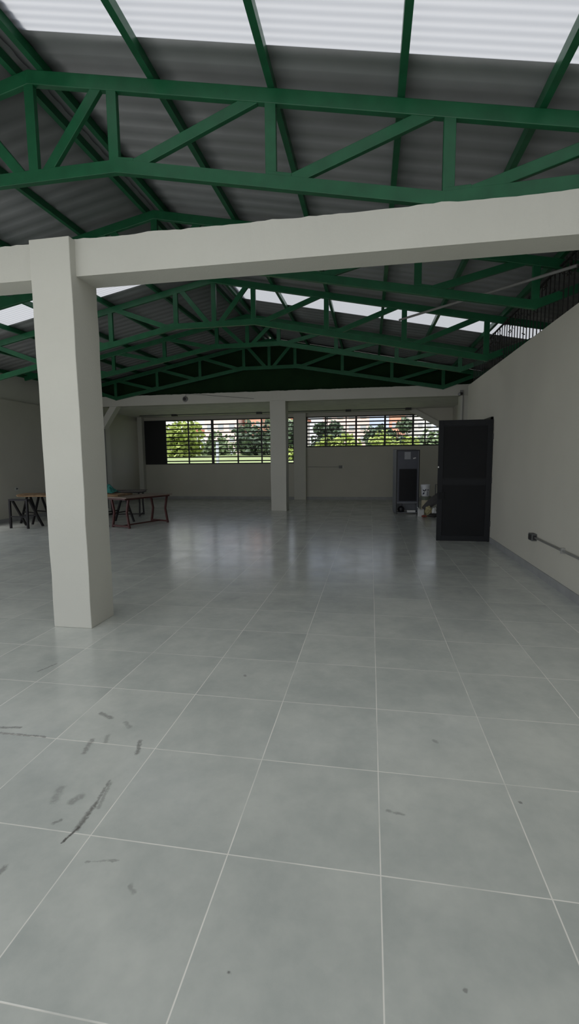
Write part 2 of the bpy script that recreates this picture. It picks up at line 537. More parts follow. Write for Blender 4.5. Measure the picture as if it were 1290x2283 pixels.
# knee braces
bm = B()
prism_y(bm, [(-8.56, 2.62), (-8.06, 3.32), (-8.30, 3.32), (-8.70, 2.76)], 14.12, 14.38)
tag(obj('knee_brace', bm, CREAM_B, origin=(-8.5, 14.2, 2.7)), 'slanted cream brace under the left end of the far beam', 'brace', kind=S)
bm = B()
prism_y(bm, [(1.52, 3.345), (2.86, 3.345), (2.86, 2.53), (2.55, 2.70)], 17.55, 18.14)
st = obj('stair_soffit', bm, CREAM, origin=(2.2, 17.8, 2.5))
tag(st, 'solid cream wedge across the right window top corner', 'stair soffit', kind=S)
bm = B()
bar(bm, (1.40, 17.53, 3.33), (2.84, 17.53, 2.50), 0.17, 0.10)
tag(obj('soffit_edge', bm, CREAM_B, parent=st), 'pale slanted edge band')

# roof: corrugated steel sheets with skylight bands left open
def roof_sheet(bm, side, y0, y1, pitch, prof, d0=0.06, d1=6.56):
    ys = []
    y = y0
    while y < y1 - 1e-6:
        for fy, fz in prof:
            yy = y + fy * pitch
            if yy < y1:
                ys.append((yy, fz))
        y += pitch
    ys.append((y1, prof[0][1]))
    prev = None
    for yy, fz in ys:
        cur = []
        for k in range(5):
            d = d0 + (d1 - d0) * k / 4
            x = RX + side * d
            cur.append(bm.verts.new((x, yy, rz(x, yy, 0.095 + fz))))
        if prev:
            for k in range(4):
                bm.faces.new((prev[k], prev[k+1], cur[k+1], cur[k]))
        prev = cur

TRAP = [(0, 0), (0.30, 0.0005), (0.42, 0.003), (0.55, 0.009), (0.64, 0.011), (0.76, 0.011), (0.85, 0.009), (0.95, 0.003)]
SINE = [(i / 8, 0.005 + 0.005 * math.sin(2 * math.pi * i / 8)) for i in range(8)]
def roof(name, side, segs, label):
    bm = B()
    for a, b in segs:
        roof_sheet(bm, side, a, b, 0.22, TRAP)
    o = obj(name, bm, SHEET, origin=(RX, 5, 4.9), smooth_=True)
    sd = o.modifiers.new('gauge', 'SOLIDIFY')
    sd.thickness = 0.002
    return tag(o, label, 'roof', kind=S)
roof('ceiling_roof_right', 1, [(YF, 1.72), (3.76, 9.54), (10.52, 14.5)], 'corrugated grey metal roof slope right of the ridge')
roof('ceiling_roof_left', -1, [(YF, 0.22), (1.8, 7.68), (8.66, 14.5)], 'corrugated grey metal roof slope left of the ridge')
bm = B()
for s_ in (-1, 1):
    v = [bm.verts.new((x, y, rz(x, y, 0.135))) for y in (YF, 14.5) for x in (RX, RX + s_ * 0.22)]
    bm.faces.new((v[0], v[1], v[3], v[2]))
bmesh.ops.remove_doubles(bm, verts=bm.verts, dist=1e-4)
o = obj('trim_ridge', bm, SHEET, origin=(RX, 5, 5))
o.modifiers.new('gauge', 'SOLIDIFY').thickness = 0.002
tag(o, 'folded metal ridge cap along the roof top', 'ridge cap', kind=S)

def skylight(side, y0, y1, label):
    bm = B()
    roof_sheet(bm, side, y0, y1, 0.076, SINE, d0=0.12)
    o = obj('skylight_panel', bm, SKYL, origin=(RX, (y0+y1)/2, 4.9), smooth_=True)
    return tag(o, label, 'skylight')
skylight(1, 1.7, 3.78, 'bright white corrugated skylight strip overhead at the top of the photo')
skylight(1, 9.52, 10.54, 'bright skylight strip on the far right roof slope behind the trusses')
skylight(-1, 0.2, 1.82, 'white skylight sheets left of the ridge above the photographer')
skylight(-1, 7.66, 8.68, 'bright skylight strip on the left roof slope behind the near column')

# ------------------------------------------------------------------ purlins
def purlin(d, side, label):
    bm = B()
    x = RX + side * d
    p0 = (x, YF, rz(x, YF, 0.045))
    p1 = (x, 14.34, rz(x, 14.34, 0.045))
    bar(bm, p0, p1, 0.055, 0.085, side=(0, 0, 1))
    return tag(obj('purlin', bm, GREEN, origin=(x, 5, rz(x, 5))), label, 'purlin', 'green roof purlins')
names = ['first', 'second', 'third', 'fourth', 'fifth', 'sixth']
for side, word in ((1, 'right'), (-1, 'left')):
    purlin(0.13, side, 'green roof purlin running along the ridge on its %s side' % word)
    for i in range(5 if side > 0 else 6):
        purlin((1.15 if side > 0 else 1.14) + 1.03 * i, side, '%s green purlin down the %s roof slope from the ridge pair' % (names[i], word))

# ------------------------------------------------------------------ roof trusses
def truss(y, zflat, slope, label, special=None):
    root = empty('roof_truss', (RX, y, 3.6), label, 'roof truss', 'green roof trusses')
    D = 0.055
    top = lambda d: rz(RX + d, y) - 0.058           # chord centre line
    def bot(d):
        a = abs(d)
        if special and d in special:
            return special[d]
        if a <= 0.8: return zflat
        if a <= 5.0: return zflat - slope * (a - 0.8)
        e = zflat - slope * 4.2
        return e + (a - 5.0) * 0.34
    P3 = lambda d, z: (RX + d, y, z)
    for s in (-1, 1):
        bm = B(); bar(bm, P3(-s * 0.015, top(0) + 0.003), P3(s * 6.2, top(6.2)), 0.115, D + s * 0.001)
        obj('top_chord', bm, GREEN, root, bevel=0.006)
    nodes = [-6.2, -5.0, -0.8, 0.8, 5.0, 6.2]
    if special: nodes = [-6.2, -5.0, -0.8, 0.8] + sorted(special)
    for i, (a, b) in enumerate(zip(nodes[:-1], nodes[1:])):
        bm = B()
        za, zb = bot(a), bot(b)
        ext = 0.034 if max(abs(a), abs(b)) > 5.1 or abs(abs(b) - 5.0) < .01 or abs(abs(a) - 5.0) < .01 else 0.016
        dv = Vector((b - a, 0, zb - za)).normalized() * ext
        bar(bm, (RX + a - dv.x, y, za - dv.z), (RX + b + dv.x, y, zb + dv.z), 0.105, D + 0.0015 * (i % 2))
        obj('bottom_chord', bm, GREEN, root, bevel=0.003)
    def botl(d):   # interpolate along the (possibly special) chord
        for a, b in zip(nodes[:-1], nodes[1:]):
            if a <= d <= b:
                return bot(a) + (bot(b) - bot(a)) * (d - a) / (b - a)
        return bot(d)
    posts = [0, 0.78, 2.17, 3.58, 5.0]
    for a in posts:
        for s in ((1,) if a == 0 else (-1, 1)):
            d = s * a
            bm = B(); bar(bm, P3(d, botl(d) + 0.03), P3(d, top(a) - 0.03), 0.092, D * 0.9)
            obj('post', bm, GREEN, root, bevel=0.005)
    diags = [(0.12, 0.66), (0.95, 2.05), (2.32, 3.45), (3.73, 4.86)]
    for a, b in diags:
        for s in (-1, 1):
            bm = B(); bar(bm, P3(s * a, botl(s * a) + 0.02), P3(s * b, top(b) - 0.02), 0.092, D * 0.82)
            obj('diagonal', bm, GREEN, root, bevel=0.005)
    # welded gusset plates at the lower nodes
    for a in (0.86, 2.24, 3.65):
        for s in (-1, 1):
            d = s * a
            bm = B(); bar(bm, P3(d - 0.10, botl(d - 0.10) + 0.055), P3(d + 0.10, botl(d + 0.10) + 0.055), 0.05, D * 0.95)
            obj('gusset_plate', bm, GREEN, root, bevel=0.005)
    return root

truss(4.07, 4.118, 0.197, 'nearest green steel truss, resting just above the big beam', special={3.54: 3.585, 5.2: 3.62, 6.2: 3.72})
truss(6.5, 4.25, 0.19, 'second green steel truss, seen just under the big cream beam')
truss(9.0, 4.185, 0.205, 'third green steel truss, just in front of the far skylight strip')
truss(11.5, 4.375, 0.19, 'fourth green steel truss, between the far skylight and the dark gable')
truss(14.02, 4.31, 0.18, 'farthest green steel truss, against the dark green gable')

# ------------------------------------------------------------------ cage above the right partition
cage = empty('wire_cage', (2.27, 8.0, 3.22), 'dark upright bar cage filling the gap above the right wall', 'cage')
bm = B()
y = 4.4
while y < 11.45:
    zt = rz(2.27, y, -0.01)
    box(bm, 2.264, 2.276, y - 0.006, y + 0.006, 3.22, min(zt, 3.90 + random.uniform(-.01, .01)))
    y += 0.15
bars = obj('bars', bm, CAGE, cage)
for z in (3.235, 3.885):
    bm = B(); box(bm, 2.255, 2.285, 4.35, 11.48, z - 0.009, z + 0.009)
    obj('rail', bm, CAGE, cage)
for i in range(26):
    yy = random.uniform(4.6, 11.3); zz = random.uniform(3.32, 3.8)
    bm = B(); bar(bm, (2.25, yy, zz), (2.25, yy + 0.13, zz + 0.05), 0.012, 0.01, side=(1, 0, 0))
    obj('tie_wire', bm, CAGE, cage)
# dry creeper tangled along the cage top
bm = B()
for i in range(70):
    yy = 5.4 + (random.random() ** 1.8) * 4.6
    zz = 3.88 + random.uniform(-0.05, 0.03) - (0.25 * random.random() if random.random() < .35 else 0)
    p = Vector((2.27 + random.uniform(-.04, .04), yy, zz))
    pts = [p]
    for k in range(4):
        q = pts[-1] + Vector((random.uniform(-.025, .025), random.uniform(-.09, .09), random.uniform(-.05, .04)))
        q.z = min(q.z, 3.905)
        pts.append(q)
    tube(bm, pts, random.uniform(.005, .012), 5, .003)
tag(obj('dry_creeper', bm, VINE, origin=(2.27, 7.5, 3.85)), 'dark dry creeper tangled along the top of the wire cage', 'creeper', kind='stuff')

# slanting pipe above the partition
bm = B(); tube(bm, [(0.50, 9.06, 4.08), (2.26, 5.95, 3.69)], 0.019, 12)
tag(obj('slanting_pipe', bm, TUBE, origin=(1.2, 7.8, 3.9), smooth_=False), 'thin grey pipe slanting under the roof to the wire cage', 'pipe')

# ------------------------------------------------------------------ back windows
def window(name, W, slat_zs, mull, label, panel=None):
    x0, x1, z0, z1 = W
    y = YB + 0.03
    root = empty(name, ((x0+x1)/2, y, z0), label, 'window', kind=S)
    bm = B(); f = 0.045
    box(bm, x0, x1, y-.03, y+.03, z0, z0+f); box(bm, x0, x1, y-.03, y+.03, z1-f, z1)
    box(bm, x0, x0+f, y-.03, y+.03, z0+f, z1-f); box(bm, x1-f, x1, y-.03, y+.03, z0+f, z1-f)
    obj('window_frame', bm, BLACK, root)
    for x, w in mull:
        bm = B(); box(bm, x-w/2, x+w/2, y-.028, y+.028, z0+f, z1-f)
        obj('mullion', bm, BLACK, root)
    bm = B()
    xs = (panel if panel else x0) + 0.02
    for z in slat_zs:
        box(bm, xs, x1-.02, y-.022, y+.022, z-.024, z+.024)
    obj('slats', bm, BLACK, root)
    if panel:
        bm = B(); box(bm, x0+f, panel, y-.02, y+.02, z0+f, z1-f)
        tag(obj('blind_panel', bm, BLACK, root), 'solid black closed panel')
    return root
window('window_1', W1, [1.546+.1625*i for i in range(10)], [(-8.29,.05),(-7.30,.045),(-6.28,.10),(-5.23,.05),(-4.25,.05),(-3.5,.05)], 'wide barred window on the left with a black closed panel', panel=-8.29)
window('window_2', W2, [2.166+.137*i for i in range(8)], [(-1.72,.05),(-1.66,.03),(-0.93,.035),(-0.55,.07),(0.53,.07),(1.56,.07),(2.0,.04)], 'wide barred window on the right above the fridge')

for k, (ya, yb) in enumerate(((-3.4, 2.8), (3.2, 9.4))):  # frames for the two unseen side openings added to let in light
    root = empty('window_%d' % (k + 3), (XL-0.1, (ya+yb)/2, SILL), ('added unseen side opening nearest the front of the hall, for extra light', 'added unseen side opening next to the work tables, for extra light')[k], 'window', kind=S)
    bm = B(); f = .06
    box(bm, XL-.13, XL-.07, ya, yb, SILL, SILL+f); box(bm, XL-.13, XL-.07, ya, yb, 3.0-f, 3.0)
    box(bm, XL-.13, XL-.07, ya, ya+f, SILL+f, 3.0-f); box(bm, XL-.13, XL-.07, yb-f, yb, SILL+f, 3.0-f)
    obj('window_frame', bm, BLACK, root)
    for j in (1, 2, 3):
        y = ya + (yb-ya)*j/4
        bm = B(); box(bm, XL-.125, XL-.075, y-.02, y+.02, SILL+f, 3.0-f)
        obj('mullion', bm, BLACK, root)

# ------------------------------------------------------------------ open door
door = empty('door_1', (2.2, 9.10, 0), 'charcoal metal door standing open against the view', 'door', kind=S)
dx0, dx1, dy0, dy1, dz0, dz1 = 1.243, 2.19, 9.08, 9.12, 0.012, 2.26
bm = B(); st_ = 0.09
box(bm, dx0, dx0+st_, dy0, dy1, dz0, dz1); box(bm, dx1-st_, dx1, dy0, dy1, dz0, dz1)
box(bm, dx0+st_, dx1-st_, dy0, dy1, dz1-.10, dz1); box(bm, dx0+st_, dx1-st_, dy0, dy1, dz0, dz0+.09)
box(bm, dx0+st_, dx1-st_, dy0, dy1, 1.075, 1.18)
obj('leaf_frame', bm, DOORM, door, bevel=0.003)
for za, zb in ((dz0+.09, 1.075), (1.18, dz1-.10)):
    bm = B(); box(bm, dx0+st_, dx1-st_, 9.096, 9.108, za, zb)
    pn = obj('panel', bm, DOORP, door)
    bm = B()
    for a, b, c, d in ((dx0+st_, dx1-st_, za, za+.015), (dx0+st_, dx1-st_, zb-.015, zb)):
        box(bm, a, b, 9.086, 9.096, c, d)
    obj('bead', bm, DOORM, pn)
bm = B(); tube(bm, [(1.243, 9.06, 1.08), (1.205, 9.06, 1.08), (1.205, 9.06, 0.88), (1.243, 9.06, 0.88)], 0.008, 8)
obj('handle', bm, BLACK, door)
bm = B(); box(bm, 1.27, 1.36, 9.05, 9.08, 0.80, 0.93)
obj('lock_case', bm, DOORP, door)
bm = B(); lathe(bm, [(0.010, 0), (0.014, .006), (0.014, .026), (0.006, .032)], 12, (1.252, 9.07, 1.385))
tag(obj('padlock', bm, HINGE, door), 'small bright padlock')
for z in (0.35, 1.15, 1.95):
    bm = B(); tube(bm, [(2.193, 9.075, z-.05), (2.193, 9.075, z+.05)], 0.011, 10)
    obj('hinge', bm, BLACK, door)
bm = B()
box(bm, 2.165, 2.2, 9.13, 9.19, 0.001, 2.30); box(bm, 2.165, 2.2, 10.10, 10.16, 0.001, 2.30); box(bm, 2.165, 2.2, 9.13, 10.16, 2.26, 2.31)
tag(obj('trim_3', bm, BLACK, origin=(2.2, 9.6, 0)), 'black steel door frame on the right wall', 'door frame', kind=S)

# ------------------------------------------------------------------ fridge seen from behind
fr = empty('fridge', (1.0, 13.86, 0), 'grey fridge standing with its back to the camera near the door', 'fridge')
fx0, fx1, fy0, fy1 = 0.675, 1.33, 13.55, 14.02
bm = B()
box(bm, fx0, fx0+.04, fy0, fy1, 0.025, 1.81); box(bm, fx1-.04, fx1, fy0, fy1, 0.025, 1.81)
box(bm, fx0+.04, fx1-.04, fy0, fy1, 1.785, 1.81)
box(bm, fx0+.04, fx1-.04, fy0+.30, fy1, 0.06, 1.785)
obj('cabinet', bm, FR_SIDE, fr, bevel=0.006)
bm = B(); box(bm, fx0, fx1, fy1+.004, fy1+.06, 0.08, 1.17)
bmn = bm; box(bmn, fx0, fx1, fy1+.004, fy1+.06, 1.19, 1.83)
obj('front_door', bmn, FR_SIDE, fr, bevel=0.008)
bm = B()
e = 0.022
box(bm, fx0+.005, fx0+.005+e, fy0-.008, fy0, 0.03, 1.80); box(bm, fx1-.005-e, fx1-.005, fy0-.008, fy0, 0.03, 1.80)
box(bm, fx0+.005+e, fx1-.005-e, fy0-.008, fy0, 1.78, 1.80)
obj('edge_trim', bm, FR_BLK, fr)
bm = B(); box(bm, fx0+.04, fx1-.04, fy0+.005, fy0+.02, 0.33, 1.78)
bp = obj('back_plate', bm, FR_BACK, fr)
bm = B(); box(bm, .905, 1.075, fy0+.001, fy0+.005, 1.545, 1.75)
tag(obj('rating_label', bm, FR_LAB, bp), 'pale rectangular label')
bm = B(); bar(bm, (1.145, fy0+.003, 1.565), (1.22, fy0+.003, 1.585), 0.03, .004)
tag(obj('sticker', bm, PAPER, bp), 'small white sticker')
bm = B()
for i in range(44):
    z = 0.385 + i * 0.0202
    tube(bm, [(.755, fy0-.012, z), (1.255, fy0-.012, z)], 0.0045, 6)
for i in range(20):
    x = .775 + i * .0245
    box(bm, x-.005, x+.005, fy0-.016, fy0-.012, .37, 1.28)
box(bm, .77, 1.245, fy0-.004, fy0+.006, .37, 1.27)
obj('condenser_grid', bm, FR_COIL, fr)
bm = B(); box(bm, fx0+.03, fx1-.03, fy0+.0, fy0+.03, 0.30, 0.335)
obj('cross_bar', bm, FR_SIDE, fr)
bm = B(); lathe(bm, [(.055,0),(.085,.02),(.09,.10),(.06,.15),(.02,.165)], 20, (.86, fy0+.14, .045))
obj('compressor', bm, FR_BLK, fr, smooth_=True)
bm = B(); box(bm, fx0+.03, fx1-.03, fy0+.01, fy0+.30, 0.026, 0.045)
obj('base_tray', bm, FR_SIDE, fr)
bm = B(); box(bm, 1.02, 1.24, fy0+.02, fy0+.12, 0.045, 0.10)
tag(obj('drip_tray', bm, PAPER, fr), 'pale drip tray')
bm = B(); tube(bm, [(.86,fy0+.10,.20),(.87,fy0+.05,.24),(.85,fy0+.03,.32)], .006, 8)
obj('pipe', bm, FR_BLK, fr)
for x in (fx0+.05, fx1-.05):
    for y in (fy0+.05, fy1-.05):
        bm = B(); lathe(bm, [(.018,0),(.018,.026)], 12, (x, y, 0))
        obj('foot', bm, FR_BLK, fr)

fr.rotation_euler = (0, 0, math.radians(7))

# ------------------------------------------------------------------ rubbish pile beside the fridge
bc = empty('bucket', (1.54, 13.62, 0.50), 'white plastic bucket with dark blue print on top of the rubbish pile', 'bucket')
bm = B(); lathe(bm, [(.098,0),(.105,.01),(.128,.29),(.136,.29),(.136,.31),(.128,.335),(.122,.335),(.122,.31),(.10,.02)], 28, (1.54,13.62,.50))
obj('pail', bm, BUCKET, bc, smooth_=False)
bm = B()
def patch(bm, a0, a1, z0, z1, skew=0.0, n=6):
    prev = None
    for i in range(n+1):
        a = a0 + (a1-a0)*i/n
        ring = []
        for z in (z0 + skew*i/n, z1 + skew*i/n):
            r = .105 + (.128-.105)*(z-.01)/.28 + .0012
            ring.append(bm.verts.new((1.54 + r*math.cos(a), 13.62 + r*math.sin(a), .50+z)))
        if prev: bm.faces.new((prev[0], ring[0], ring[1], prev[1]))
        prev = ring
A0 = -math.pi/2
patch(bm, A0-.75, A0-.25, .16, .20, -.02); patch(bm, A0-.2, A0+.05, .15, .20, .02); patch(bm, A0+.3, A0+.65, .17, .20)
patch(bm, A0-.85, A0-.35, .04, .08, .06); patch(bm, A0-.6, A0-.35, .06, .12, .01); patch(bm, A0+.3, A0+.42, .03, .15)
o = obj('print', bm, PRINT, bc)
o.modifiers.new('ink', 'SOLIDIFY').thickness = 0.001
tag(o, 'dark blue printed marks')
bm = B(); tube(bm, [(1.54+.138*math.cos(a), 13.62+.06*math.sin(a)-.06, .775-.11*abs(math.sin(a))) for a in [math.pi*i/10+math.pi for i in range(11)]], .003, 6)
obj('wire_handle', bm, STEEL, bc)

bm = B(); lathe(bm, [(.115,0),(.12,.01),(.15,.085),(.16,.09),(.16,.10),(.145,.10),(.11,.015)], 24, (1.55,13.62,.40))
tag(obj('basin', bm, BASIN, origin=(1.55,13.62,.40)), 'grey green basin under the white bucket', 'basin')
bm = B(); lathe(bm, [(.125,0),(.13,.01),(.115,.385),(.11,.40)], 22, (1.55,13.62,0))
tag(obj('drum', bm, CARDB, origin=(1.55,13.62,0)), 'pale round drum holding up the basin and bucket', 'drum')

def crumple(name, c, size, m, label, cat, seed, rot=0.0, sub=3, amp=0.35, group=None):
    bm = B()
    bmesh.ops.create_icosphere(bm, subdivisions=sub, radius=1.0)
    R = Matrix.Rotation(rot, 3, 'Z')
    for v in bm.verts:
        p = v.co.copy()
        k = 1 + amp * noise.noise(p * 1.7 + Vector((seed, 0, 0))) + amp * .6 * noise.noise(p * 4 + Vector((0, seed, 0)))
        p = p * k
        q = R @ Vector((p.x * size[0], p.y * size[1], p.z * size[2]))
        v.co = q
    zmin = min(v.co.z for v in bm.verts)
    for v in bm.verts:
        v.co = v.co + Vector((c[0], c[1], c[2] - zmin))
    return tag(obj(name, bm, m, origin=c), label, cat, group)

# dark sheet propped between floor and door
bm = B()
n = 10
rows = []
for i in range(n+1):
    t = i / n
    x = 1.41 + 0.62*t; z = 0.215 + 0.56*t + .02*math.sin(5*t)
    rows.append([bm.verts.new((x + .05*math.sin(3*s+2*t), 13.22 + .10*s, z - .20*(1-s)*(1+.1*t) )) for s in (0, .33, .66, 1)])
for i in range(n):
    for k in range(3):
        bm.faces.new((rows[i][k], rows[i+1][k], rows[i+1][k+1], rows[i][k+1]))
o = obj('plastic_sheet', bm, BAGD, origin=(1.7,13.3,0))
o.modifiers.new('gauge', 'SOLIDIFY').thickness = 0.012
tag(o, 'dark stiff plastic sheet leaning over the rubbish pile', 'plastic sheet')
crumple('sack', (1.88, 13.10, 0), (.11, .10, .16), BAGG, 'grey crumpled sack in the rubbish pile nearest the door', 'sack', 3.1)
crumple('sack', (1.57, 13.06, 0.0), (.10, .085, .12), BAGY, 'yellowed crumpled sack in the middle of the rubbish pile', 'sack', 8.3)
crumple('plastic_bag', (1.72, 12.84, 0), (.19, .08, .05), BAGD, 'flat dark plastic bag at the front of the rubbish pile', 'bag', 5.7)
crumple('rag', (1.43, 12.82, 0), (.07, .06, .03), BRICKR, 'reddish rag on the floor by the rubbish pile', 'rag', 1.2)
bx_ = empty('carton', (1.36, 13.0, 0), 'small white carton at the left of the rubbish pile', 'carton', rotz=0.25)
bm = B(); box(bm, -.07, .07, -.05, .05, 0, .20)
obj('carton_body', bm, PAPER, bx_, local=True, bevel=.004)
bm = B(); bar(bm, (-.07, -.05, .20), (-.10, -.10, .24), .004, .12, side=(0,1,0))
obj('flap', bm, PAPER, bx_, local=True)
bm = B(); bar(bm, (1.99, 12.92, .02), (2.06, 13.05, .42), .07, .02)
tag(obj('timber_offcut', bm, DKLEG, origin=(1.99,12.92,0)), 'dark board offcut leaning behind the open door edge', 'board')

crumple('crumpled_paper', (1.71, 12.98, 0.0), (.06, .05, .11), PAPER, 'off white crumpled paper between the two sacks', 'paper', 6.6, amp=.5)

# ------------------------------------------------------------------ work tables
def zig_table(loc, rotz, L_, W_, H_, lm, tm, label):
    root = empty('work_table', loc, label, 'table', 'steel frame work tables', rotz)
    bm = B(); box(bm, -W_/2-.07, W_/2+.07, -L_/2-.12, L_/2+.12, H_-.022, H_)
    obj('tabletop', bm, tm, root, local=True, bevel=.004)
    bm = B(); hw, hl = W_/2, L_/2; zt = H_ - .042
    for x in (-hw, hw): bar(bm, (x, -hl-.08, zt), (x, hl+.08, zt), .035, .04, side=(0,0,1))
    for y in (-hl-.08, hl+.08): bar(bm, (-hw, y, zt), (hw, y, zt), .035, .04, side=(0,0,1))
    obj('apron', bm, lm, root, local=True)
    for y in (-hl, hl):
        for x in (-hw, hw):
            s = -1 if x > 0 else 1
            bm = B()
            k1 = (x + s*.075, y, H_*.50)
            bar(bm, (x, y, .0), (k1[0], y, k1[2]+.01), .042, .04)
            bar(bm, (k1[0], y, k1[2]-.01), (x, y, zt), .042, .04)
            obj('leg', bm, lm, root, local=True)
        bm = B(); bar(bm, (-hw, y, .045), (hw, y, .045), .04, .04, side=(0,0,1))
        obj('foot_rail', bm, lm, root, local=True)
    bm = B(); bar(bm, (0, -hl, .045), (0, hl, .045), .03, .03, side=(0,0,1))
    obj('stretcher', bm, lm, root, local=True)
    return root
zig_table((-5.585, 10.67, 0), -math.radians(20.7), 1.22, 0.58, 0.735, RED, TOPW, 'red legged work table with zigzag legs beside the near column')
zig_table((-6.98, 12.45, 0), math.radians(105), 0.90, 0.56, 0.735, DKLEG, TOPD, 'dark legged work table behind the red legged one')

def trestle(loc, rotz, w, spread, H_, label, upright=False):
    root = empty('folding_trestle', loc, label, 'trestle', 'black folding trestles', rotz)
    for s in (-1, 1):
        yt = s*.035
        yf = s*spread/2 if not (upright and s < 0) else -.05
        for x in (-w/2, w/2):
            bm = B(); bar(bm, (x, yf, 0), (x, yt, H_-.02), .045, .04)
            obj('leg', bm, DKLEG, root, local=True)
        bm = B(); bar(bm, (-w/2-.02, yt, H_-.02), (w/2+.02, yt, H_-.02), .045, .04, side=(0,0,1))
        obj('top_rail', bm, DKLEG, root, local=True)
        f = .40
        yy = yf*(1-f) + yt*f
        bm = B(); bar(bm, (-w/2, yy, H_*f), (w/2, yy, H_*f), .028, .028, side=(0,0,1))
        obj('cross_rail', bm, DKLEG, root, local=True)
    return root
trestle((-8.22, 9.80, 0), math.radians(-3), 0.48, 0.86, 0.70, 'black trestle seen left of the near column, in front of the slab end', upright=True)
trestle((-8.56, 10.74, 0), math.radians(-20), 0.50, 0.50, 0.725, 'black trestle under the left end of the timber slab')
trestle((-6.42, 10.75, 0), math.radians(80), 0.95, 0.60, 0.725, 'black trestle beside the red legged table')

# long timber slab across the trestles
bm = B()
nx, ny = 40, 6
top, botv = [], []
for i in range(nx+1):
    t = i/nx
    x = -8.62 + 2.72*t
    w = 0.36 + .05*noise.noise(Vector((t*6, 3, 0))) - (.12*(1-t/.06) if t < .06 else 0)
    yc = 10.42 + .12*t + .03*noise.noise(Vector((t*4, 0, 9)))
    row_t, row_b = [], []
    for k in range(ny+1):
        s = -1 + 2*k/ny
        y = yc + s*w
        zz = .785 + .012*noise.noise(Vector((x*3, y*3, 2)))
        if abs(s) == 1: zz -= .02
        row_t.append(bm.verts.new((x, y, zz)))
        row_b.append(bm.verts.new((x, y*1 + (-s*.02), .727)))
    top.append(row_t); botv.append(row_b)
for i in range(nx):
    for k in range(ny):
        bm.faces.new((top[i][k], top[i+1][k], top[i+1][k+1], top[i][k+1]))
        bm.faces.new((botv[i][k], botv[i][k+1], botv[i+1][k+1], botv[i+1][k]))
    for k in (0, ny):
        bm.faces.new((top[i][k], botv[i][k], botv[i+1][k], top[i+1][k]))
for i in (0, nx):
    for k in range(ny):
        bm.faces.new((top[i][k], top[i][k+1], botv[i][k+1], botv[i][k]))
tag(obj('timber_slab', bm, SLABW, origin=(-7.3, 10.45, .727)), 'long rough brown timber slab lying across the black trestles', 'timber slab')

# teal cloth heaped on the slab
bm = B()
n = 16
rows = []
for i in range(n+1):
    r_ = []
    for k in range(n+1):
        u, v = -1+2*i/n, -1+2*k/n
        rr = math.sqrt(u*u+v*v)
        z = max(0, .20*(1-rr*.85)) + .035*noise.noise(Vector((u*3, v*3, 4))) * (1.2-rr*.6) + .03*abs(math.sin(5*u+2*v))*(1-min(1,rr))
        r_.append(bm.verts.new((-6.40+.22*u+.02*noise.noise(Vector((v*4,u,1))), 10.62+.2*v, .81+max(0,z))))
    rows.append(r_)
for i in range(n):
    for k in range(n):
        bm.faces.new((rows[i][k], rows[i+1][k], rows[i+1][k+1], rows[i][k+1]))
o = obj('cloth', bm, TEAL, origin=(-6.40, 10.62, .80))
o.modifiers.new('weave', 'SOLIDIFY').thickness = 0.01
tag(o, 'crumpled teal cloth heaped on the timber slab', 'cloth')

# ------------------------------------------------------------------ electrical fittings
def conduit_box(name, label, cat, c, size, m=BOXM, group=None):
    root = empty(name, c, label, cat, group)
    return root
r_ = empty('wall_outlet', (2.2, 6.68, .49), 'steel outlet box with conduit low on the right wall', 'outlet')
bm = B(); box(bm, 2.135, 2.199, 6.62, 6.76, .45, .545)
obj('back_box', bm, BOXM, r_, bevel=.004)
bm = B(); box(bm, 2.15, 2.185, 6.61, 6.622, .47, .525); box(bm, 2.127, 2.135, 6.64, 6.74, .465, .53)
obj('cover_plate', bm, BLACK, r_)
bm = B(); tube(bm, [(2.175, 6.62, .497), (2.175, 3.0, .497)], .0125, 12)
obj('conduit', bm, STEEL, r_, smooth_=True)
for y in (5.71, 4.4):
    bm = B(); box(bm, 2.158, 2.199, y-.012, y+.012, .465, .53)
    obj('clamp', bm, STEEL, r_)
r_ = empty('wall_socket', (-1.13, YB, 1.27), 'small socket box with thin conduit on the back wall', 'socket')
bm = B(); box(bm, -1.20, -1.08, YB-.06, YB-.001, 1.215, 1.325); obj('back_box', bm, BOXM, r_, bevel=.004)
bm = B(); box(bm, -1.06, -1.02, YB-.03, YB-.001, 1.225, 1.315); tag(obj('side_plate', bm, SOCK, r_), 'pale plate')
bm = B(); tube(bm, [(-2.44, YB-.018, 1.28), (-1.20, YB-.018, 1.27)], .012, 8); obj('conduit', bm, STEEL, r_)

r_ = empty('ceiling_conduit', (-3, 17.25, 3.34), 'thin dark conduit with junction boxes under the rear ceiling slab', 'conduit')
bm = B(); tube(bm, [(-8.9, 17.25, 3.325), (1.4, 17.25, 3.325)], .014, 8); obj('tube', bm, BOXM, r_)
for x in (-7.45, -4.10, -0.80, 1.30):
    bm = B(); box(bm, x-.10, x+.10, 17.18, 17.32, 3.27, 3.344); obj('junction_box', bm, BLACK, r_)

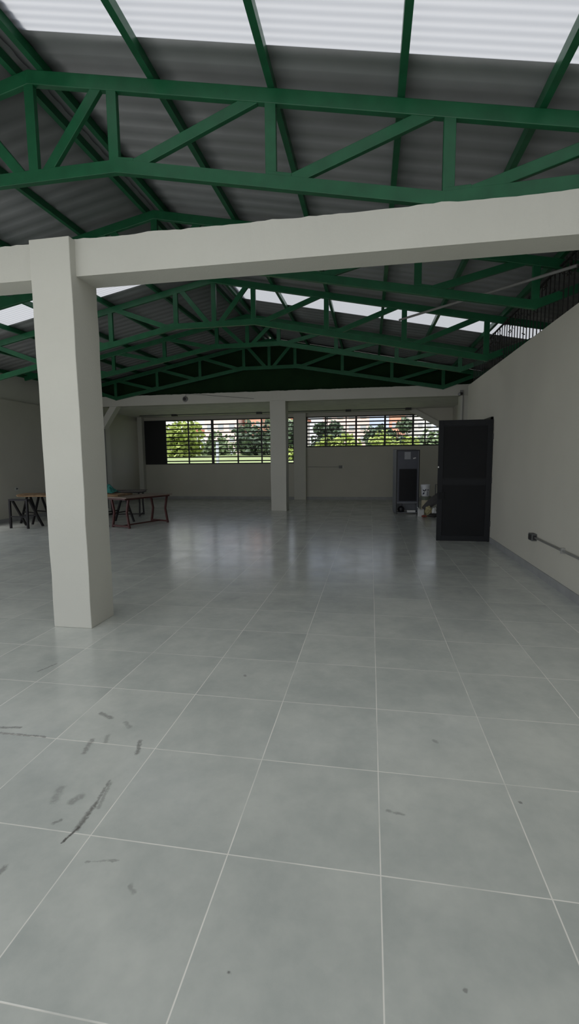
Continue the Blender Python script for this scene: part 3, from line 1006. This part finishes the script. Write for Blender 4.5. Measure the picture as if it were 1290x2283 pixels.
r_ = empty('alarm_bell', (-5.7, 14.05, 3.47), 'small round grey alarm bell on the far beam', 'alarm bell')
bm = B(); lathe(bm, [(.05,0),(.085,.012),(.085,.03),(.05,.055),(.02,.06)], 24)
bmesh.ops.rotate(bm, verts=bm.verts, cent=(0,0,0), matrix=Matrix.Rotation(math.radians(90), 3, 'X'))
bmesh.ops.translate(bm, verts=bm.verts, vec=(-5.7, 14.068, 3.47)); obj('gong', bm, GREYP, r_)
bm = B(); lathe(bm, [(.05,0),(.05,.01),(.02,.016)], 20)
bmesh.ops.rotate(bm, verts=bm.verts, cent=(0,0,0), matrix=Matrix.Rotation(math.radians(90), 3, 'X'))
bmesh.ops.translate(bm, verts=bm.verts, vec=(-5.7, 14.022, 3.47)); obj('center_cap', bm, BLACK, r_)
bm = B(); tube(bm, [(-5.7, 14.06, 3.55), (-5.68, 14.06, 3.60), (-5.5, 14.06, 3.625), (-4.6, 14.06, 3.53), (-3.5, 14.06, 3.42)], .006, 6); obj('cable', bm, BOXM, r_)

r_ = empty('security_camera', (2.52, 14.0, 3.38), 'small dark security camera at the right end of the far beam', 'security camera')
bm = B(); box(bm, 2.47, 2.55, 14.0, 14.068, 3.40, 3.46); obj('mount', bm, GREYP, r_)
bm = B(); tube(bm, [(2.50, 14.03, 3.36), (2.42, 13.86, 3.33)], .042, 14); obj('housing', bm, BLACK, r_)
bm = B(); tube(bm, [(2.42, 13.859, 3.33), (2.417, 13.853, 3.329)], .03, 14); obj('lens', bm, LENS, r_)
bm = B(); tube(bm, [(2.55, 14.05, 3.40), (2.56, 14.08, 3.30), (2.56, 14.08, 1.6)], .010, 8); obj('cable', bm, GREYP, r_)

bm = B(); tube(bm, [(-8.535, 14.14, 0.02), (-8.535, 14.14, 2.62)], .016, 8)
tag(obj('drain_pipe', bm, BOXM, origin=(-8.535, 14.14, 0)), 'thin dark upright pipe beside the far left column', 'pipe')
r_ = empty('light_switch', (XL, 11.14, .86), 'tiny switch plate on the left wall above the trestles', 'switch')
bm = B(); box(bm, XL+.001, XL+.012, 11.08, 11.2, .82, .90); obj('plate', bm, SOCK, r_)
bm = B(); box(bm, XL+.012, XL+.018, 11.11, 11.17, .84, .88); obj('rocker', bm, BOXM, r_)

# ------------------------------------------------------------------ outside, seen through the back windows
def gz(y):
    return 0.95 + min(1.15, .05*(y-YB))
bm = B()
nx, ny = 24, 20
rows = []
for j in range(ny+1):
    y = YB + .6 + 110*(j/ny)**1.5
    rows.append([bm.verts.new((-70+120*i/nx, y, gz(y) + .10*noise.noise(Vector((i*.4, j*.4, 0))))) for i in range(nx+1)])
for j in range(ny):
    for i in range(nx):
        bm.faces.new((rows[j][i], rows[j][i+1], rows[j+1][i+1], rows[j+1][i]))
tag(obj('lawn', bm, GRASS, origin=(-5, 40, 0)), 'sunlit green lawn outside the back windows', 'lawn', kind=S)

def tree(x, y, h, w, m, label, seed, n=900, leaf=.16, low=.15, group='trees outside the back windows'):
    random.seed(seed)
    z0 = gz(y) - .1
    root = empty('tree', (x, y, z0), label, 'tree', group)
    bm = B()
    tube(bm, [(x, y, z0), (x+.1, y, z0+h*.35), (x-.05, y+.1, z0+h*.7)], h*.03, 8, h*.012)
    for k in range(5):
        a = random.uniform(0, 6.28); s = random.uniform(.25, .55)
        tube(bm, [(x+.05, y, z0+h*s), (x+math.cos(a)*w*.3, y+math.sin(a)*w*.3, z0+h*(s+.22))], h*.013, 6, h*.006)
    obj('trunk', bm, TRUNK, root)
    bm = B()
    lobes = [(Vector((x+random.uniform(-.5,.5)*w*.65, y+random.uniform(-.4,.4)*w*.6, z0+h*random.uniform(low+.12,.88))), random.uniform(.16,.30)*w) for k in range(11)]
    for i in range(n):
        c, r = random.choice(lobes)
        d = Vector((random.gauss(0,1), random.gauss(0,1), random.gauss(0,1))).normalized()
        p = c + d*r*random.uniform(.55,1.05)
        p.z = max(p.z, z0+h*low)
        q = Matrix.Rotation(random.uniform(0,6.28), 3, Vector((random.uniform(-1,1), random.uniform(-1,1), random.uniform(-1,1))).normalized())
        s = leaf*random.uniform(.6,1.4)
        vs = [bm.verts.new(p + q @ Vector(v)*s) for v in ((-1,-.5,0),(0,-.75,.1),(1,0,0),(0,.75,-.1),(-1,.5,.15))]
        bm.faces.new(vs)
    obj('crown', bm, m, root)
    return root
tree(-14.8, 35.7, 2.41, 3.6, LEAF1, 'yellow green tree just right of the black window panel', 11, 1300, 0.182, .0)
tree(-13.0, 39.2, 1.24, 3.6, LEAF2, 'low bushy tree in the second window bay', 12, 780, 0.182, .0)
tree(-9.3, 37.8, 2.35, 4.1, LEAF3, 'dark tree left of the slim far column', 13, 1430, 0.182, .1)
tree(-11.1, 56.0, 5.84, 3.4, LEAF2, 'tall pale green tree far behind the lawn', 14, 910, 0.260, .12)
tree(-6.0, 35.0, 2.34, 3.2, LEAF3, 'dark tree hidden partly by the slim far column', 15, 1170, 0.169, .05)
tree(-5.0, 31.5, 0.71, 2.1, LEAF1, 'low yellow green shrub right of the slim far column', 16, 650, 0.130, .0)
tree(-3.5, 40.6, 2.78, 2.8, LEAF3, 'dark leafy tree at the left end of the right window', 17, 780, 0.182, .1)
tree(-2.4, 35.8, 1.37, 3.4, LEAF1, 'low yellow green bush under the right window middle', 18, 780, 0.169, .0)
tree(0.4, 52.0, 3.42, 2.5, LEAF3, 'dark round tree in the middle of the right window', 19, 650, 0.195, .15)
tree(1.7, 35.6, 1.36, 3.6, LEAF1, 'low yellow green bush behind the fridge top', 20, 910, 0.169, .0)
tree(2.8, 50.4, 3.71, 2.5, LEAF3, 'dark tree beside the slanted brace', 21, 650, 0.195, .12)
tree(4.5, 37.8, 1.51, 3.1, LEAF2, 'green bush at the far right of the right window', 22, 780, 0.169, .0)
random.seed(99)

def building(x, y, w, d, h, m, label, roofm=None, cols=4, rows_=4):
    z0 = gz(y) - .3
    root = empty('apartment_building', (x, y, z0), label, 'building', 'apartment blocks beyond the lawn')
    bm = B(); box(bm, x-w/2, x+w/2, y, y+d, z0, z0+h)
    obj('wall', bm, m, root)
    bm = B(); box(bm, x-w/2-.2, x+w/2+.2, y-.2, y+d+.2, z0+h, z0+h+.35)
    obj('roof', bm, roofm or WHITER, root)
    for i in range(cols):
        for j in range(rows_):
            cx = x - w/2 + w*(i+.5)/cols; cz = z0 + h*(j+.55)/rows_
            bm = B(); box(bm, cx-w/cols*.25, cx+w/cols*.25, y-.06, y+.02, cz-h/rows_*.22, cz+h/rows_*.22)
            obj('window', bm, GLASSD, root)
    return root
building(-25.0, 70, 5.5, 6, 4.2, WHITER, 'low white block on the skyline at the left window', ROOFB)
building(-18.2, 56, 4.2, 6, 6.0, PINKR, 'pink block beside the window middle post', ROOFB, 3, 4)
building(-11.0, 66, 3.6, 6, 5.4, WHITER, 'white block behind the lawn trees', ROOFB, 3, 4)
building(-14.5, 58, 2.2, 5, 8.2, BRICK, 'orange brick tower left of the slim far column', None, 2, 5)
building(-3.4, 66, 6.4, 6, 6.4, PINKR, 'pink block in the left part of the right window', ROOFB, 4, 4)
building(3.4, 62, 1.9, 4, 9.5, BRICK, 'narrow orange brick tower in the right window', None, 2, 6)
building(6.6, 66, 3.4, 6, 6.6, WHITER, 'white block at the right end of the right window', ROOFB, 3, 4)
bm = B(); tube(bm, [(-7.35, 22.0, gz(22.0)-.1), (-7.35, 22.0, 2.45)], .075, 12)
tag(obj('pale_post', bm, POLEM, origin=(-7.35, 22, 0)), 'pale round post just outside beside the thick window mullion', 'post')
